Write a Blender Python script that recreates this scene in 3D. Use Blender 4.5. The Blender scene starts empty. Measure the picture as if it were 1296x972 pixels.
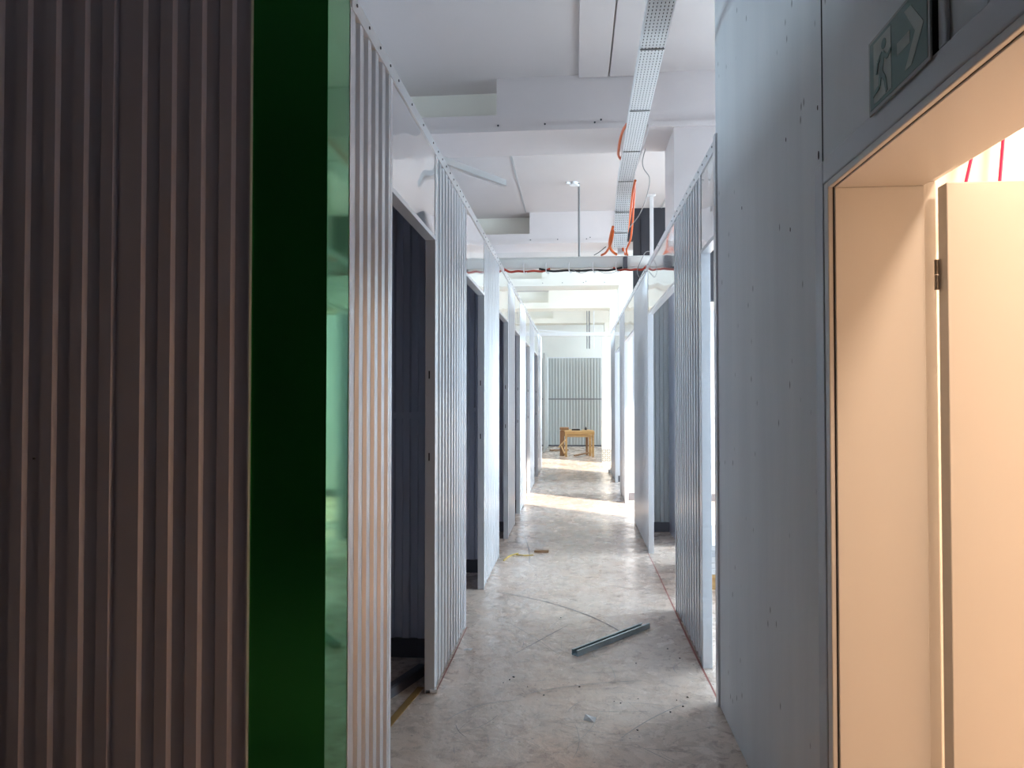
import bpy, math, random
from mathutils import Matrix, Vector
R = random.Random(7)
sc = bpy.context.scene
COL = sc.collection

# ------------------------------------------------------------------ materials
def mat(name, c, rough=0.5, metal=0.0, spec=0.5, coat=0.0, var=None, scale=3.0, stretch=(1, 1, 1), bump=0.0, bscale=40.0,
        rvar=None, bdist=0.004):
    m = bpy.data.materials.new(name); m.use_nodes = True
    nt = m.node_tree; b = nt.nodes['Principled BSDF']
    b.inputs['Base Color'].default_value = (*c, 1)
    b.inputs['Roughness'].default_value = rough
    b.inputs['Metallic'].default_value = metal
    b.inputs['Specular IOR Level'].default_value = spec
    b.inputs['Coat Weight'].default_value = coat
    b.inputs['Coat Roughness'].default_value = 0.08
    if var or bump or rvar:
        tc = nt.nodes.new('ShaderNodeTexCoord'); mp = nt.nodes.new('ShaderNodeMapping')
        mp.inputs['Scale'].default_value = stretch
        nt.links.new(tc.outputs['Object'], mp.inputs['Vector'])
    if var or rvar:
        n = nt.nodes.new('ShaderNodeTexNoise'); n.inputs['Scale'].default_value = scale
        n.inputs['Detail'].default_value = 6; n.inputs['Roughness'].default_value = 0.6
        nt.links.new(mp.outputs['Vector'], n.inputs['Vector'])
    if var:
        r = nt.nodes.new('ShaderNodeValToRGB')
        r.color_ramp.elements[0].position = 0.3; r.color_ramp.elements[1].position = 0.7
        r.color_ramp.elements[0].color = (*c, 1); r.color_ramp.elements[1].color = (*var, 1)
        nt.links.new(n.outputs['Fac'], r.inputs['Fac']); nt.links.new(r.outputs['Color'], b.inputs['Base Color'])
    if rvar:
        mr = nt.nodes.new('ShaderNodeMapRange'); mr.inputs[1].default_value = 0.35; mr.inputs[2].default_value = 0.65
        mr.inputs[3].default_value = rvar[0]; mr.inputs[4].default_value = rvar[1]
        nt.links.new(n.outputs['Fac'], mr.inputs[0]); nt.links.new(mr.outputs[0], b.inputs['Roughness'])
    if bump:
        n2 = nt.nodes.new('ShaderNodeTexNoise'); n2.inputs['Scale'].default_value = bscale; n2.inputs['Detail'].default_value = 4
        nt.links.new(mp.outputs['Vector'], n2.inputs['Vector'])
        bp = nt.nodes.new('ShaderNodeBump'); bp.inputs['Strength'].default_value = bump; bp.inputs['Distance'].default_value = bdist
        nt.links.new(n2.outputs['Fac'], bp.inputs['Height']); nt.links.new(bp.outputs['Normal'], b.inputs['Normal'])
    return m

def floor_mat():
    m = bpy.data.materials.new('worn_screed'); m.use_nodes = True
    nt = m.node_tree; b = nt.nodes['Principled BSDF']; L = nt.links.new
    tc = nt.nodes.new('ShaderNodeTexCoord')
    def noise(scale, detail=8, dist=0.0, rough=0.6):
        n = nt.nodes.new('ShaderNodeTexNoise'); n.inputs['Scale'].default_value = scale; n.inputs['Detail'].default_value = detail
        n.inputs['Distortion'].default_value = dist; n.inputs['Roughness'].default_value = rough
        L(tc.outputs['Object'], n.inputs['Vector']); return n.outputs['Fac']
    def ramp(f, pts):
        r = nt.nodes.new('ShaderNodeValToRGB'); e = r.color_ramp.elements
        while len(e) < len(pts): e.new(0.5)
        for k, (p, c) in enumerate(pts): e[k].position = p; e[k].color = (*c, 1)
        L(f, r.inputs['Fac']); return r.outputs['Color']
    def mul(a, c, fac=1.0):
        x = nt.nodes.new('ShaderNodeMix'); x.data_type = 'RGBA'; x.blend_type = 'MULTIPLY'; x.inputs[0].default_value = fac
        L(a, x.inputs[6]); L(c, x.inputs[7]); return x.outputs[2]
    base = ramp(noise(1.6, 6, 0.4), [(0.32, (0.63, 0.475, 0.38)), (0.5, (0.74, 0.615, 0.525)), (0.68, (0.70, 0.53, 0.42))])
    blot = ramp(noise(14, 10, 0.8, 0.7), [(0.36, (0.62, 0.59, 0.57)), (0.5, (0.97, 0.97, 0.97)), (0.7, (1, 1, 1))])
    grain = ramp(noise(160, 4, 0, 0.5), [(0.3, (0.8, 0.8, 0.8)), (0.55, (1, 1, 1))])
    c = mul(mul(base, blot, 0.95), grain, 0.7)
    # small dark pits
    v = nt.nodes.new('ShaderNodeTexVoronoi'); v.inputs['Scale'].default_value = 17; L(tc.outputs['Object'], v.inputs['Vector'])
    pit = ramp(v.outputs['Distance'], [(0.06, (0.35, 0.33, 0.32)), (0.13, (1, 1, 1))])
    c = mul(c, pit, 0.75)
    L(c, b.inputs['Base Color'])
    mr = nt.nodes.new('ShaderNodeMapRange'); mr.inputs[1].default_value = 0.35; mr.inputs[2].default_value = 0.65
    mr.inputs[3].default_value = 0.14; mr.inputs[4].default_value = 0.38
    L(noise(5, 8, 0.6), mr.inputs[0]); L(mr.outputs[0], b.inputs['Roughness'])
    bp = nt.nodes.new('ShaderNodeBump'); bp.inputs['Strength'].default_value = 0.35; bp.inputs['Distance'].default_value = 0.01
    L(noise(11, 6, 0.5), bp.inputs['Height']); L(bp.outputs['Normal'], b.inputs['Normal'])
    b.inputs['Specular IOR Level'].default_value = 0.5
    return m

def concrete_wall_mat():
    m = bpy.data.materials.new('painted_concrete'); m.use_nodes = True
    nt = m.node_tree; b = nt.nodes['Principled BSDF']; L = nt.links.new
    tc = nt.nodes.new('ShaderNodeTexCoord')
    def mapped(s):
        mp = nt.nodes.new('ShaderNodeMapping'); mp.inputs['Scale'].default_value = s; L(tc.outputs['Object'], mp.inputs['Vector']); return mp.outputs['Vector']
    def ramp(f, pts):
        r = nt.nodes.new('ShaderNodeValToRGB'); e = r.color_ramp.elements
        while len(e) < len(pts): e.new(0.5)
        for k, (p, c) in enumerate(pts): e[k].position = p; e[k].color = (*c, 1)
        L(f, r.inputs['Fac']); return r.outputs['Color']
    def mul(a, c, fac=1.0):
        x = nt.nodes.new('ShaderNodeMix'); x.data_type = 'RGBA'; x.blend_type = 'MULTIPLY'; x.inputs[0].default_value = fac
        L(a, x.inputs[6]); L(c, x.inputs[7]); return x.outputs[2]
    n1 = nt.nodes.new('ShaderNodeTexNoise'); n1.inputs['Scale'].default_value = 6; n1.inputs['Detail'].default_value = 6; L(mapped((1, 1, 0.12)), n1.inputs['Vector'])
    base = ramp(n1.outputs['Fac'], [(0.3, (0.74, 0.77, 0.80)), (0.7, (0.81, 0.835, 0.86))])
    v = nt.nodes.new('ShaderNodeTexVoronoi'); v.inputs['Scale'].default_value = 15; v.inputs['Randomness'].default_value = 1; L(mapped((1, 1, 0.45)), v.inputs['Vector'])
    hole = ramp(v.outputs['Distance'], [(0.05, (0.25, 0.25, 0.26)), (0.11, (1, 1, 1))])
    n3 = nt.nodes.new('ShaderNodeTexNoise'); n3.inputs['Scale'].default_value = 2.0; L(mapped((1, 1, 1)), n3.inputs['Vector'])
    msk = ramp(n3.outputs['Fac'], [(0.38, (1, 1, 1)), (0.46, (0, 0, 0))])
    x = nt.nodes.new('ShaderNodeMix'); x.data_type = 'RGBA'; x.blend_type = 'ADD'; x.inputs[0].default_value = 1
    L(hole, x.inputs[6]); L(msk, x.inputs[7]); x.clamp_result = True
    c = mul(base, x.outputs[2], 0.85)
    L(c, b.inputs['Base Color']); b.inputs['Roughness'].default_value = 0.62
    n2 = nt.nodes.new('ShaderNodeTexNoise'); n2.inputs['Scale'].default_value = 30; n2.inputs['Detail'].default_value = 5; L(mapped((1, 1, 0.3)), n2.inputs['Vector'])
    bp = nt.nodes.new('ShaderNodeBump'); bp.inputs['Strength'].default_value = 0.2; bp.inputs['Distance'].default_value = 0.004
    L(n2.outputs['Fac'], bp.inputs['Height']); L(bp.outputs['Normal'], b.inputs['Normal'])
    return m

SHEET = mat('coated_steel_sheet', (0.68, 0.695, 0.735), 0.26, 0.35, 0.6, 0.0)
FRONT = mat('toned_down_sheet', (0.56, 0.54, 0.62), 0.42, 0.1, 0.35)  # copy of the corridor sheet, toned down so lit ribs glare less
END = mat('grey_end_sheet', (0.46, 0.475, 0.465), 0.35, 0.2)
GLOSS = mat('glossy_steel_sheet', (0.74, 0.755, 0.785), 0.06, 0.75, 0.7, 0.0)
TRIM = mat('white_steel_trim', (0.70, 0.71, 0.74), 0.3, 0.2, 0.5)
DIVIDER = mat('grey_steel_sheet', (0.56, 0.58, 0.66), 0.35, 0.2, 0.4)
DARKRAIL = mat('dark_steel_rail', (0.12, 0.115, 0.13), 0.5, 0.3)
SCREW = mat('dark_screw_head', (0.08, 0.08, 0.09), 0.5, 0.6)
SLOT = mat('black_slot', (0.02, 0.02, 0.022), 0.7)
GREEN = mat('dark_green_enamel', (0.03, 0.26, 0.06), 0.07, 0.7, 0.5, 0.0)
FLOOR = floor_mat()
CONC = concrete_wall_mat()
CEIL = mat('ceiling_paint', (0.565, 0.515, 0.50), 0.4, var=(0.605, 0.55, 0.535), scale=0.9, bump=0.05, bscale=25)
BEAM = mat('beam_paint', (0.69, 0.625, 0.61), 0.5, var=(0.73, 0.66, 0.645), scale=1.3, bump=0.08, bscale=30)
BEAM_LIT = mat('sunlit_beam_tone', (0.86, 0.83, 0.74), 0.5, var=(0.89, 0.86, 0.77), scale=1.5)  # beam colour with warm bounced sunlight put into it
BOARD = mat('ceiling_board_paint', (0.59, 0.535, 0.52), 0.4, var=(0.62, 0.565, 0.55), scale=1.1)
SEAM = mat('dark_joint', (0.05, 0.05, 0.055), 0.9)  # near-black for the formwork joint, wall pits and conduit gap
JOINT = mat('joint_strip_paint', (0.40, 0.39, 0.39), 0.7)
FOYER = mat('foyer_wall_paint', (0.05, 0.048, 0.05), 0.8, var=(0.06, 0.057, 0.06), scale=1.0)
OFFWHITE = mat('off_white_paint', (0.74, 0.735, 0.69), 0.6, var=(0.78, 0.77, 0.725), scale=1.2)
BLACKW = mat('black_board', (0.012, 0.011, 0.016), 0.6, var=(0.02, 0.018, 0.024), scale=2)
WARMWALL = mat('room_plaster', (0.82, 0.79, 0.74), 0.7, var=(0.85, 0.82, 0.77), scale=1.4)
DOORP = mat('door_lacquer', (0.78, 0.755, 0.72), 0.38, var=(0.80, 0.775, 0.74), scale=0.7)
FRAMEP = mat('door_frame_grey_paint', (0.52, 0.55, 0.60), 0.35, var=(0.55, 0.58, 0.63), scale=2)
GASKET = mat('rubber_gasket', (0.10, 0.09, 0.085), 0.8)
STEEL = mat('brushed_steel', (0.42, 0.38, 0.34), 0.32, 0.9)
GALV = mat('galvanised_steel', (0.36, 0.44, 0.47), 0.38, 0.75, var=(0.44, 0.52, 0.55), scale=18)
TRAYW = mat('white_tray_paint', (0.93, 0.93, 0.93), 0.4, 0.0)
DUCT = mat('pale_duct_plastic', (0.80, 0.81, 0.78), 0.45)
CABLEK = mat('black_cable_sheath', (0.015, 0.015, 0.017), 0.6)
CABLEO = mat('orange_cable_sheath', (0.75, 0.13, 0.02), 0.45)
CABLER = mat('red_cable_sheath', (0.48, 0.06, 0.035), 0.5)
CABLEG = mat('grey_cable_sheath', (0.33, 0.33, 0.33), 0.5)
WHITE = mat('white_plastic', (0.82, 0.82, 0.82), 0.4)
RODG = mat('grey_conduit', (0.24, 0.235, 0.235), 0.45, 0.3)
SIGNG = mat('sign_green', (0.022, 0.115, 0.085), 0.4)
SIGNW = mat('sign_pale_green', (0.36, 0.42, 0.37), 0.45)
SIGNB = mat('sign_border_grey', (0.30, 0.32, 0.31), 0.4)
WOOD = mat('raw_pine', (0.52, 0.30, 0.11), 0.6, var=(0.66, 0.42, 0.18), scale=5, stretch=(1, 1, 6), bump=0.1)
WOODP = mat('pale_pine', (0.62, 0.41, 0.19), 0.6, var=(0.74, 0.53, 0.28), scale=6, stretch=(1, 1, 5))
WOODD = mat('weathered_plank', (0.26, 0.14, 0.07), 0.7, var=(0.36, 0.20, 0.10), scale=6, stretch=(5, 1, 1))
DARKT = mat('dark_tool_plastic', (0.035, 0.025, 0.02), 0.5)
REDLINE = mat('red_cord', (0.55, 0.01, 0.10), 0.6)
YELLOW = mat('yellow_strap', (0.72, 0.52, 0.10), 0.5)
OCHRE = mat('ochre_strip', (0.30, 0.17, 0.045), 0.7)
SCRATCH = mat('scratch_dark', (0.17, 0.15, 0.14), 0.6)
SCRATCH2 = mat('scratch_soft', (0.27, 0.245, 0.225), 0.5)
REDCHALK = mat('red_chalk', (0.30, 0.10, 0.08), 0.8)
CHIP = mat('dark_chip', (0.04, 0.035, 0.035), 0.8)
GLASSF = mat('window_frame_paint', (0.62, 0.63, 0.65), 0.4)
TREAD = mat('aluminium_tread', (0.42, 0.41, 0.39), 0.45, 0.2)
TREADK = mat('dark_tread_bar', (0.07, 0.068, 0.065), 0.5, 0.2)  # darker colour of the raised bars

# ------------------------------------------------------------------ mesh builder
class MB:
    def __init__(s): s.v = []; s.f = []; s.m = []; s.sm = []
    def add(s, vs, fs, m=0, sm=False):
        o = len(s.v); s.v += [tuple(v) for v in vs]
        for f in fs: s.f.append([o + i for i in f]); s.m.append(m); s.sm.append(sm)
        return s
    def box(s, x0, x1, y0, y1, z0, z1, m=0):
        vs = [(x0, y0, z0), (x1, y0, z0), (x1, y1, z0), (x0, y1, z0), (x0, y0, z1), (x1, y0, z1), (x1, y1, z1), (x0, y1, z1)]
        return s.add(vs, [(0, 3, 2, 1), (4, 5, 6, 7), (0, 1, 5, 4), (1, 2, 6, 5), (2, 3, 7, 6), (3, 0, 4, 7)], m)
    def bar(s, p, q, w, h, m=0, up=(0, 0, 1)):
        p, q = Vector(p), Vector(q); d = (q - p).normalized(); u = Vector(up)
        if abs(d.dot(u)) > 0.99: u = Vector((0, 1, 0))
        a = d.cross(u).normalized(); b = a.cross(d).normalized()
        vs = [c + a * (w / 2 * i) + b * (h / 2 * j) for c in (p, q) for i, j in ((-1, -1), (1, -1), (1, 1), (-1, 1))]
        return s.add(vs, [(0, 1, 2, 3), (7, 6, 5, 4), (0, 4, 5, 1), (1, 5, 6, 2), (2, 6, 7, 3), (3, 7, 4, 0)], m)
    def tube(s, pts, r, n=10, m=0):
        pts = [Vector(p) for p in pts]; rings = []
        prev = None
        for i, p in enumerate(pts):
            t = (pts[min(i + 1, len(pts) - 1)] - pts[max(i - 1, 0)]).normalized()
            a = prev - t * prev.dot(t) if prev is not None else t.cross(Vector((0, 0, 1)))
            if a.length < 1e-4: a = t.cross(Vector((0, 1, 0)))
            a.normalize(); prev = a; b = t.cross(a)
            rings.append([p + (a * math.cos(2 * math.pi * k / n) + b * math.sin(2 * math.pi * k / n)) * r for k in range(n)])
        vs = [v for rg in rings for v in rg]
        fs = [(i * n + k, i * n + (k + 1) % n, (i + 1) * n + (k + 1) % n, (i + 1) * n + k) for i in range(len(pts) - 1) for k in range(n)]
        s.add(vs, fs, m, True)
        s.add(rings[0], [tuple(reversed(range(n)))], m); s.add(rings[-1], [tuple(range(n))], m)
        return s
    def prism(s, poly, tf, h0, h1, m=0, sm=False):
        """closed polygon extruded from h0 to h1; tf(a, b, h) -> xyz"""
        n = len(poly)
        vs = [tf(a, b, h0) for a, b in poly] + [tf(a, b, h1) for a, b in poly]
        s.add(vs, [(k, (k + 1) % n, n + (k + 1) % n, n + k) for k in range(n)], m, sm)
        s.add(vs[:n], [tuple(reversed(range(n)))], m); s.add(vs[n:], [tuple(range(n))], m)
        return s
    def build(s, name, mats, parent=None, smooth=False, bevel=0.0, wn=False):
        me = bpy.data.meshes.new(name)
        if parent is not None:
            o = Vector((0, 0, 0)); q = parent
            while q is not None: o = o + q.location; q = q.parent
        else:
            xs, ys, zs = zip(*s.v); o = Vector(((min(xs) + max(xs)) / 2, (min(ys) + max(ys)) / 2, min(zs)))
        me.from_pydata([(v[0] - o.x, v[1] - o.y, v[2] - o.z) for v in s.v], [], s.f)
        for p, k, q in zip(me.polygons, s.m, s.sm): p.material_index = k; p.use_smooth = q or smooth
        for m in (mats if isinstance(mats, (list, tuple)) else [mats]): me.materials.append(m)
        import bmesh
        bm = bmesh.new(); bm.from_mesh(me); bmesh.ops.recalc_face_normals(bm, faces=bm.faces); bm.to_mesh(me); bm.free()
        ob = bpy.data.objects.new(name, me); COL.objects.link(ob)
        if parent is not None: ob.parent = parent
        else: ob.location = o
        if wn:
            q = ob.modifiers.new('face_normals', 'WEIGHTED_NORMAL'); q.weight = 100; q.keep_sharp = False
        if bevel:
            b = ob.modifiers.new('bevel', 'BEVEL'); b.width = bevel; b.segments = 2; b.limit_method = 'ANGLE'
        return ob

def tag(o, label, cat, group=None):
    o['label'] = label; o['category'] = cat
    if group: o['group'] = group
    return o
def thing(name, label, cat, loc, group=None):
    o = bpy.data.objects.new(name, None); COL.objects.link(o); o.location = loc; o.empty_display_size = 0.2
    return tag(o, label, cat, group)
def struct(o): o['kind'] = 'structure'; return o
def spline(pts, n=8):
    P = [Vector(p) for p in pts]; out = []
    for i in range(len(P) - 1):
        p0, p1, p2, p3 = P[max(i - 1, 0)], P[i], P[i + 1], P[min(i + 2, len(P) - 1)]
        for k in range(n):
            t = k / n
            out.append(0.5 * ((2 * p1) + (p2 - p0) * t + (2 * p0 - 5 * p1 + 4 * p2 - p3) * t * t + (3 * p1 - p0 - 3 * p2 + p3) * t ** 3))
    out.append(P[-1]); return out

# ------------------------------------------------------------------ dimensions (metres; Y runs down the corridor)
XL, XR = -0.715, 0.705          # corridor faces of the two partition rows
TOP, DOOR = 2.81, 2.335         # partition height, doorway height
CEILZ, BEAMZ, LEDGE = 4.10, 3.655, 3.80
WX0, WX1, YB, YF = -4.5, 5.0, -3.0, 23.6

# ------------------------------------------------------------------ setting
fl = MB()
fl.box(WX0 - .1, WX1 + .1, YB - .1, YF + .1, -0.12, 0.0, 0)
def strip(pts, w, m):
    """a worn line lying in the floor surface"""
    n = len(pts); vs = []
    for i, (x, y) in enumerate(pts):
        a, b = pts[max(i - 1, 0)], pts[min(i + 1, n - 1)]
        dx, dy = b[0] - a[0], b[1] - a[1]; l = math.hypot(dx, dy) or 1
        ww = w * (0.5 + 0.5 * math.sin(math.pi * (i + .5) / n))
        vs += [(x - dy / l * ww, y + dx / l * ww, 0.0004), (x + dy / l * ww, y - dx / l * ww, 0.0004)]
    fl.add(vs, [(2 * i, 2 * i + 1, 2 * i + 3, 2 * i + 2) for i in range(n - 1)], m)
def arc(p, q, sag, n=14):
    mx, my = (p[0] + q[0]) / 2, (p[1] + q[1]) / 2; dx, dy = q[0] - p[0], q[1] - p[1]; l = math.hypot(dx, dy)
    c = (mx - dy / l * sag * 2, my + dx / l * sag * 2); out = []
    for k in range(n + 1):
        t = k / n
        out.append(((1 - t) ** 2 * p[0] + 2 * t * (1 - t) * c[0] + t * t * q[0], (1 - t) ** 2 * p[1] + 2 * t * (1 - t) * c[1] + t * t * q[1]))
    return out
strip(arc((-.60, 5.50), (.33, 4.55), .13), .008, 1)
strip(arc((-.35, 4.2), (-.05, 4.75), .0), .004, 1)
strip(arc((-.55, 7.7), (-.42, 6.5), .02), .005, 1)
strip(arc((-.55, 4.9), (-.1, 4.2), .02), .0025, 2)
strip(arc((-.3, 3.6), (.35, 3.85), .04), .003, 2)
strip(arc((.2, 3.2), (.55, 3.6), .02), .003, 2)
strip(arc((-.6, 3.3), (-.3, 3.55), .05), .003, 2)
for k in range(210):
    y = 3.0 + 12 * R.random() ** 1.6; x = R.uniform(-.68, .68); a = R.uniform(0, math.pi); l = R.uniform(.04, .38)
    strip(arc((x, y), (x + l * math.cos(a), y + l * math.sin(a)), l * R.uniform(-.12, .12), 6), R.uniform(.0006, .0020), R.choice((1, 2, 2)))
strip([(.702, 3.45), (.704, 3.8), (.700, 4.06), (.697, 4.6), (.700, 5.2), (.703, 6.2), (.700, 7.0)], .006, 3)
strip([(-.712, 3.6), (-.708, 4.1), (-.709, 4.64)], .004, 3)
struct(fl.build('floor', [FLOOR, SCRATCH, SCRATCH2, REDCHALK]))

c = MB(); c.box(WX0 - .1, WX1 + .1, YB - .1, YF + .1, CEILZ, CEILZ + .15)
# joint strips between the slabs of the second bay
c.box(-.695, -.672, 6.3, 9.85, CEILZ - .006, CEILZ, 1); c.box(1.165, 1.185, 6.3, 9.85, CEILZ - .006, CEILZ, 1)
struct(c.build('ceiling', [CEIL, JOINT]))
# two boards fixed flat under the first bay of ceiling
for name, x0, x1 in (('ceiling_board', .032, .266), ('ceiling_board', .278, .62)):
    b = MB(); b.box(x0, x1, 1.2, 5.69, CEILZ - .028, CEILZ - .0005); struct(b.build(name, BOARD, bevel=.003))

# portal frames: lower ledge over the full width, upper part only from the notch on; pier at the side of the daylit hall
PORT = [5.70, 9.887, 13.63, 17.06, 20.43]
for i, y in enumerate(PORT):
    th = .56
    b = MB()
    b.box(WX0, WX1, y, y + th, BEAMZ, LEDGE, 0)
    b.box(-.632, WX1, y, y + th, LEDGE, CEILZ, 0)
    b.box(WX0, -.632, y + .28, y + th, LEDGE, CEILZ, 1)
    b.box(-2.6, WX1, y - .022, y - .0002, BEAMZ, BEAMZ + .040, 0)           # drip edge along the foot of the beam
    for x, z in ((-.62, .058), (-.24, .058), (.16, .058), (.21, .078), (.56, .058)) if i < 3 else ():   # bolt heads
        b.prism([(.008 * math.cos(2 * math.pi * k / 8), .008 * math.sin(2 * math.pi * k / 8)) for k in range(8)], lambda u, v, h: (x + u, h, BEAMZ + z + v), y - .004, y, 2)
    struct(b.build('ceiling_beam', [BEAM, BEAM_LIT, SCREW] if i < 2 else [BEAM_LIT, BEAM_LIT, SCREW]))  # pocket backs and far beams carry the sunlit tone
    p = MB()
    if i == 0:
        p.box(.784, 1.9, y, y + th, 2.812, BEAMZ - .001); p.box(1.32, 1.9, y, y + th, 2.812, 2.84)
    elif i == 1:
        p.box(.836, 1.15, y, y + th, 2.812, BEAMZ - .001)
    else:
        p.box(.836, 1.15, y, y + th, 0, BEAMZ - .001)
    struct(p.build('column', BEAM if i == 0 else BEAM_LIT))

# dark boarded wall area beside the second beam
b = MB(); b.box(.70, 2.6, 9.79, 9.862, BEAMZ, CEILZ - .001); b.box(.795, 2.6, 9.79, 9.862, 2.815, BEAMZ)
b.box(.90, .918, 9.778, 9.79, 2.85, 3.95)
tag(b.build('blackout_board', BLACKW), 'tall black board closing the bay beside the second ceiling beam, behind the white post', 'board')

# outer walls
w = MB(); w.box(WX0 - .1, WX0, YB, 1.99, 0, CEILZ); struct(w.build('wall_left_foyer', FOYER))
ADDED_LWIN = [(3.9, 5.5), (10.8, 13.2), (14.4, 16.6), (17.9, 20.0)]  # unseen high windows added to brighten ceiling, far beams and the facing partition
LZ0, LZ1 = 2.92, 3.95
w = MB(); ys = [1.99] + [v for a in ADDED_LWIN for v in a] + [YF]
for k in range(0, len(ys), 2): w.box(WX0 - .2, WX0, ys[k], ys[k + 1], 0, CEILZ)
for a, bb in ADDED_LWIN: w.box(WX0 - .2, WX0, a, bb, 0, LZ0); w.box(WX0 - .2, WX0, a, bb, LZ1, CEILZ)
struct(w.build('wall_left', OFFWHITE))
for k, (a, bb) in enumerate(ADDED_LWIN):
    f = MB(); n = 3
    for j in range(n + 1):
        yy = a + (bb - a) * j / n; f.box(WX0 - .13, WX0 - .08, max(a, yy - .03), min(bb, yy + .03), LZ0, LZ1)
    f.box(WX0 - .13, WX0 - .08, a, bb, LZ0, LZ0 + .05); f.box(WX0 - .13, WX0 - .08, a, bb, LZ1 - .05, LZ1)
    struct(f.build('window_%d' % (k + 5), GLASSF))  # frames of the added high windows
w = MB(); w.box(WX0, .70, YB - .1, YB, 0, CEILZ); struct(w.build('wall_front', FOYER))
w = MB(); w.box(WX0, WX1, YF, YF + .1, 0, CEILZ); struct(w.build('wall_back', OFFWHITE))
# window wall of the daylit hall
WIN = [(4.1, 5.3, .3, 2.3), (5.9, 8.6, .85, 3.92), (10.9, 14.0, .85, 3.92), (19.7, 22.0, .85, 3.92)]
w = MB()
ys = [3.2] + [v for a in WIN for v in a[:2]] + [YF]
for k in range(0, len(ys), 2): w.box(WX1, WX1 + .25, ys[k], ys[k + 1], 0, CEILZ)
for a, bb, WZ0, WZ1 in WIN: w.box(WX1, WX1 + .25, a, bb, 0, WZ0); w.box(WX1, WX1 + .25, a, bb, WZ1, CEILZ)
struct(w.build('wall_right_hall', OFFWHITE))
for k, (a, bb, WZ0, WZ1) in enumerate(WIN):
    f = MB(); n = max(2, round((bb - a) / 1.3))
    for j in range(n + 1):
        yy = a + (bb - a) * j / n; f.box(WX1 + .08, WX1 + .14, max(a, yy - .03), min(bb, yy + .03), WZ0, WZ1)
    f.box(WX1 + .08, WX1 + .14, a, bb, WZ0, WZ0 + .06); f.box(WX1 + .08, WX1 + .14, a, bb, WZ1 - .06, WZ1); 
    struct(f.build('window_%d' % (k + 1), GLASSF))
w = MB(); w.box(.97, WX1 + .25, 3.2, 3.3, 0, CEILZ); struct(w.build('wall_hall_end', FRAMEP))

# concrete wall with the doorway
DY0, DY1, DZ = 1.02, 2.05, 2.10
w = MB()
w.box(.70, .97, DY1, 3.60, 0, CEILZ); w.box(.70, .97, YB, DY0, 0, CEILZ); w.box(.70, .97, DY0, DY1, DZ, CEILZ)
w.box(.6985, .70, 2.068, 2.074, 2.16, CEILZ, 1)                     # formwork joint
for (y, z, r) in ((2.105, 2.20, .007), (2.11, 2.34, .004), (2.42, 2.36, .004), (3.05, 2.3, .004), (2.38, 2.05, .004)):
    w.prism([(r * math.cos(t) * .7, 1.8 * r * math.sin(t)) for t in [2 * math.pi * k / 9 for k in range(9)]],
            lambda a, bb, h, y=y, z=z: (h, y + a, z + bb), .6988, .70, 1)
struct(w.build('wall_right', [CONC, SEAM]))
t = MB(); t.box(.690, .705, 3.56, 3.615, 0, TOP); struct(t.build('trim_1', TRIM))

# the lit room behind the doorway
w = MB(); RX1, RY0, RY1, RZ = 3.6, -.8, 2.8, 2.95
w.box(.97, RX1, RY1, RY1 + .1, 0, RZ); w.box(RX1, RX1 + .1, RY0, RY1 + .1, 0, RZ); w.box(.97, RX1, RY0 - .1, RY0, 0, RZ)
struct(w.build('wall_side_room', WARMWALL))
w = MB(); w.box(.97, RX1 + .1, RY0 - .1, RY1 + .1, RZ, RZ + .1); struct(w.build('ceiling_side_room', WARMWALL))

# door_1: frame, open leaf, hinge
d = bpy.data.objects.new('door_1', None); COL.objects.link(d); d.location = (.83, 1.5, 0); struct(d)
f = MB()
Yo, Yi, Zo, Zi = 2.101, 2.034, 2.160, 2.094
f.box(.686, .700, Yi, Yo, 0, Zo); f.box(.686, .700, DY0 - .07, Yi, Zi, Zo); f.box(.686, .700, DY0 - .07, DY0, 0, Zi)
f.build('frame_face', FRAMEP, d, bevel=.004)
f = MB()
f.box(.7025, .7045, 2.0, 2.05, 0, 2.10); f.box(.7025, .7045, 1.03, 2.0, 2.076, 2.10); f.build('frame_gasket', GASKET, d)
f = MB()
f.box(.6885, .7020, 2.000, 2.0335, 0, 2.0935); f.box(.6885, .7020, 1.03, 2.000, 2.075, 2.0935); f.build('frame_edge', DOORP, d, bevel=.003)
f = MB()
f.box(.7045, .936, 1.992, 2.049, 0, 2.072); f.box(.7045, .936, 1.02, 2.049, 2.0725, 2.099); f.box(.7045, .936, 1.0205, 1.05, 0, 2.072)
f.build('frame_lining', DOORP, d, bevel=.002)
f = MB()
f.box(.938, .969, 1.999, 2.049, 0, 2.085); f.box(.938, .969, 1.02, 2.049, 2.0855, 2.099); f.build('frame_rebate', DOORP, d, bevel=.002)
lf = MB(); lf.box(.9595, 1.89, 1.925, 1.972, .008, 2.060)
leaf = lf.build('leaf', DOORP, d, bevel=.003)
for zc in (1.826, .30):
    h = MB(); h.tube([(.9525, 1.966, zc - .04), (.9525, 1.966, zc - .001)], .006, 14); h.tube([(.9525, 1.966, zc + .001), (.9525, 1.966, zc + .04)], .006, 14)
    h.build('hinge', STEEL, leaf)

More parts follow.
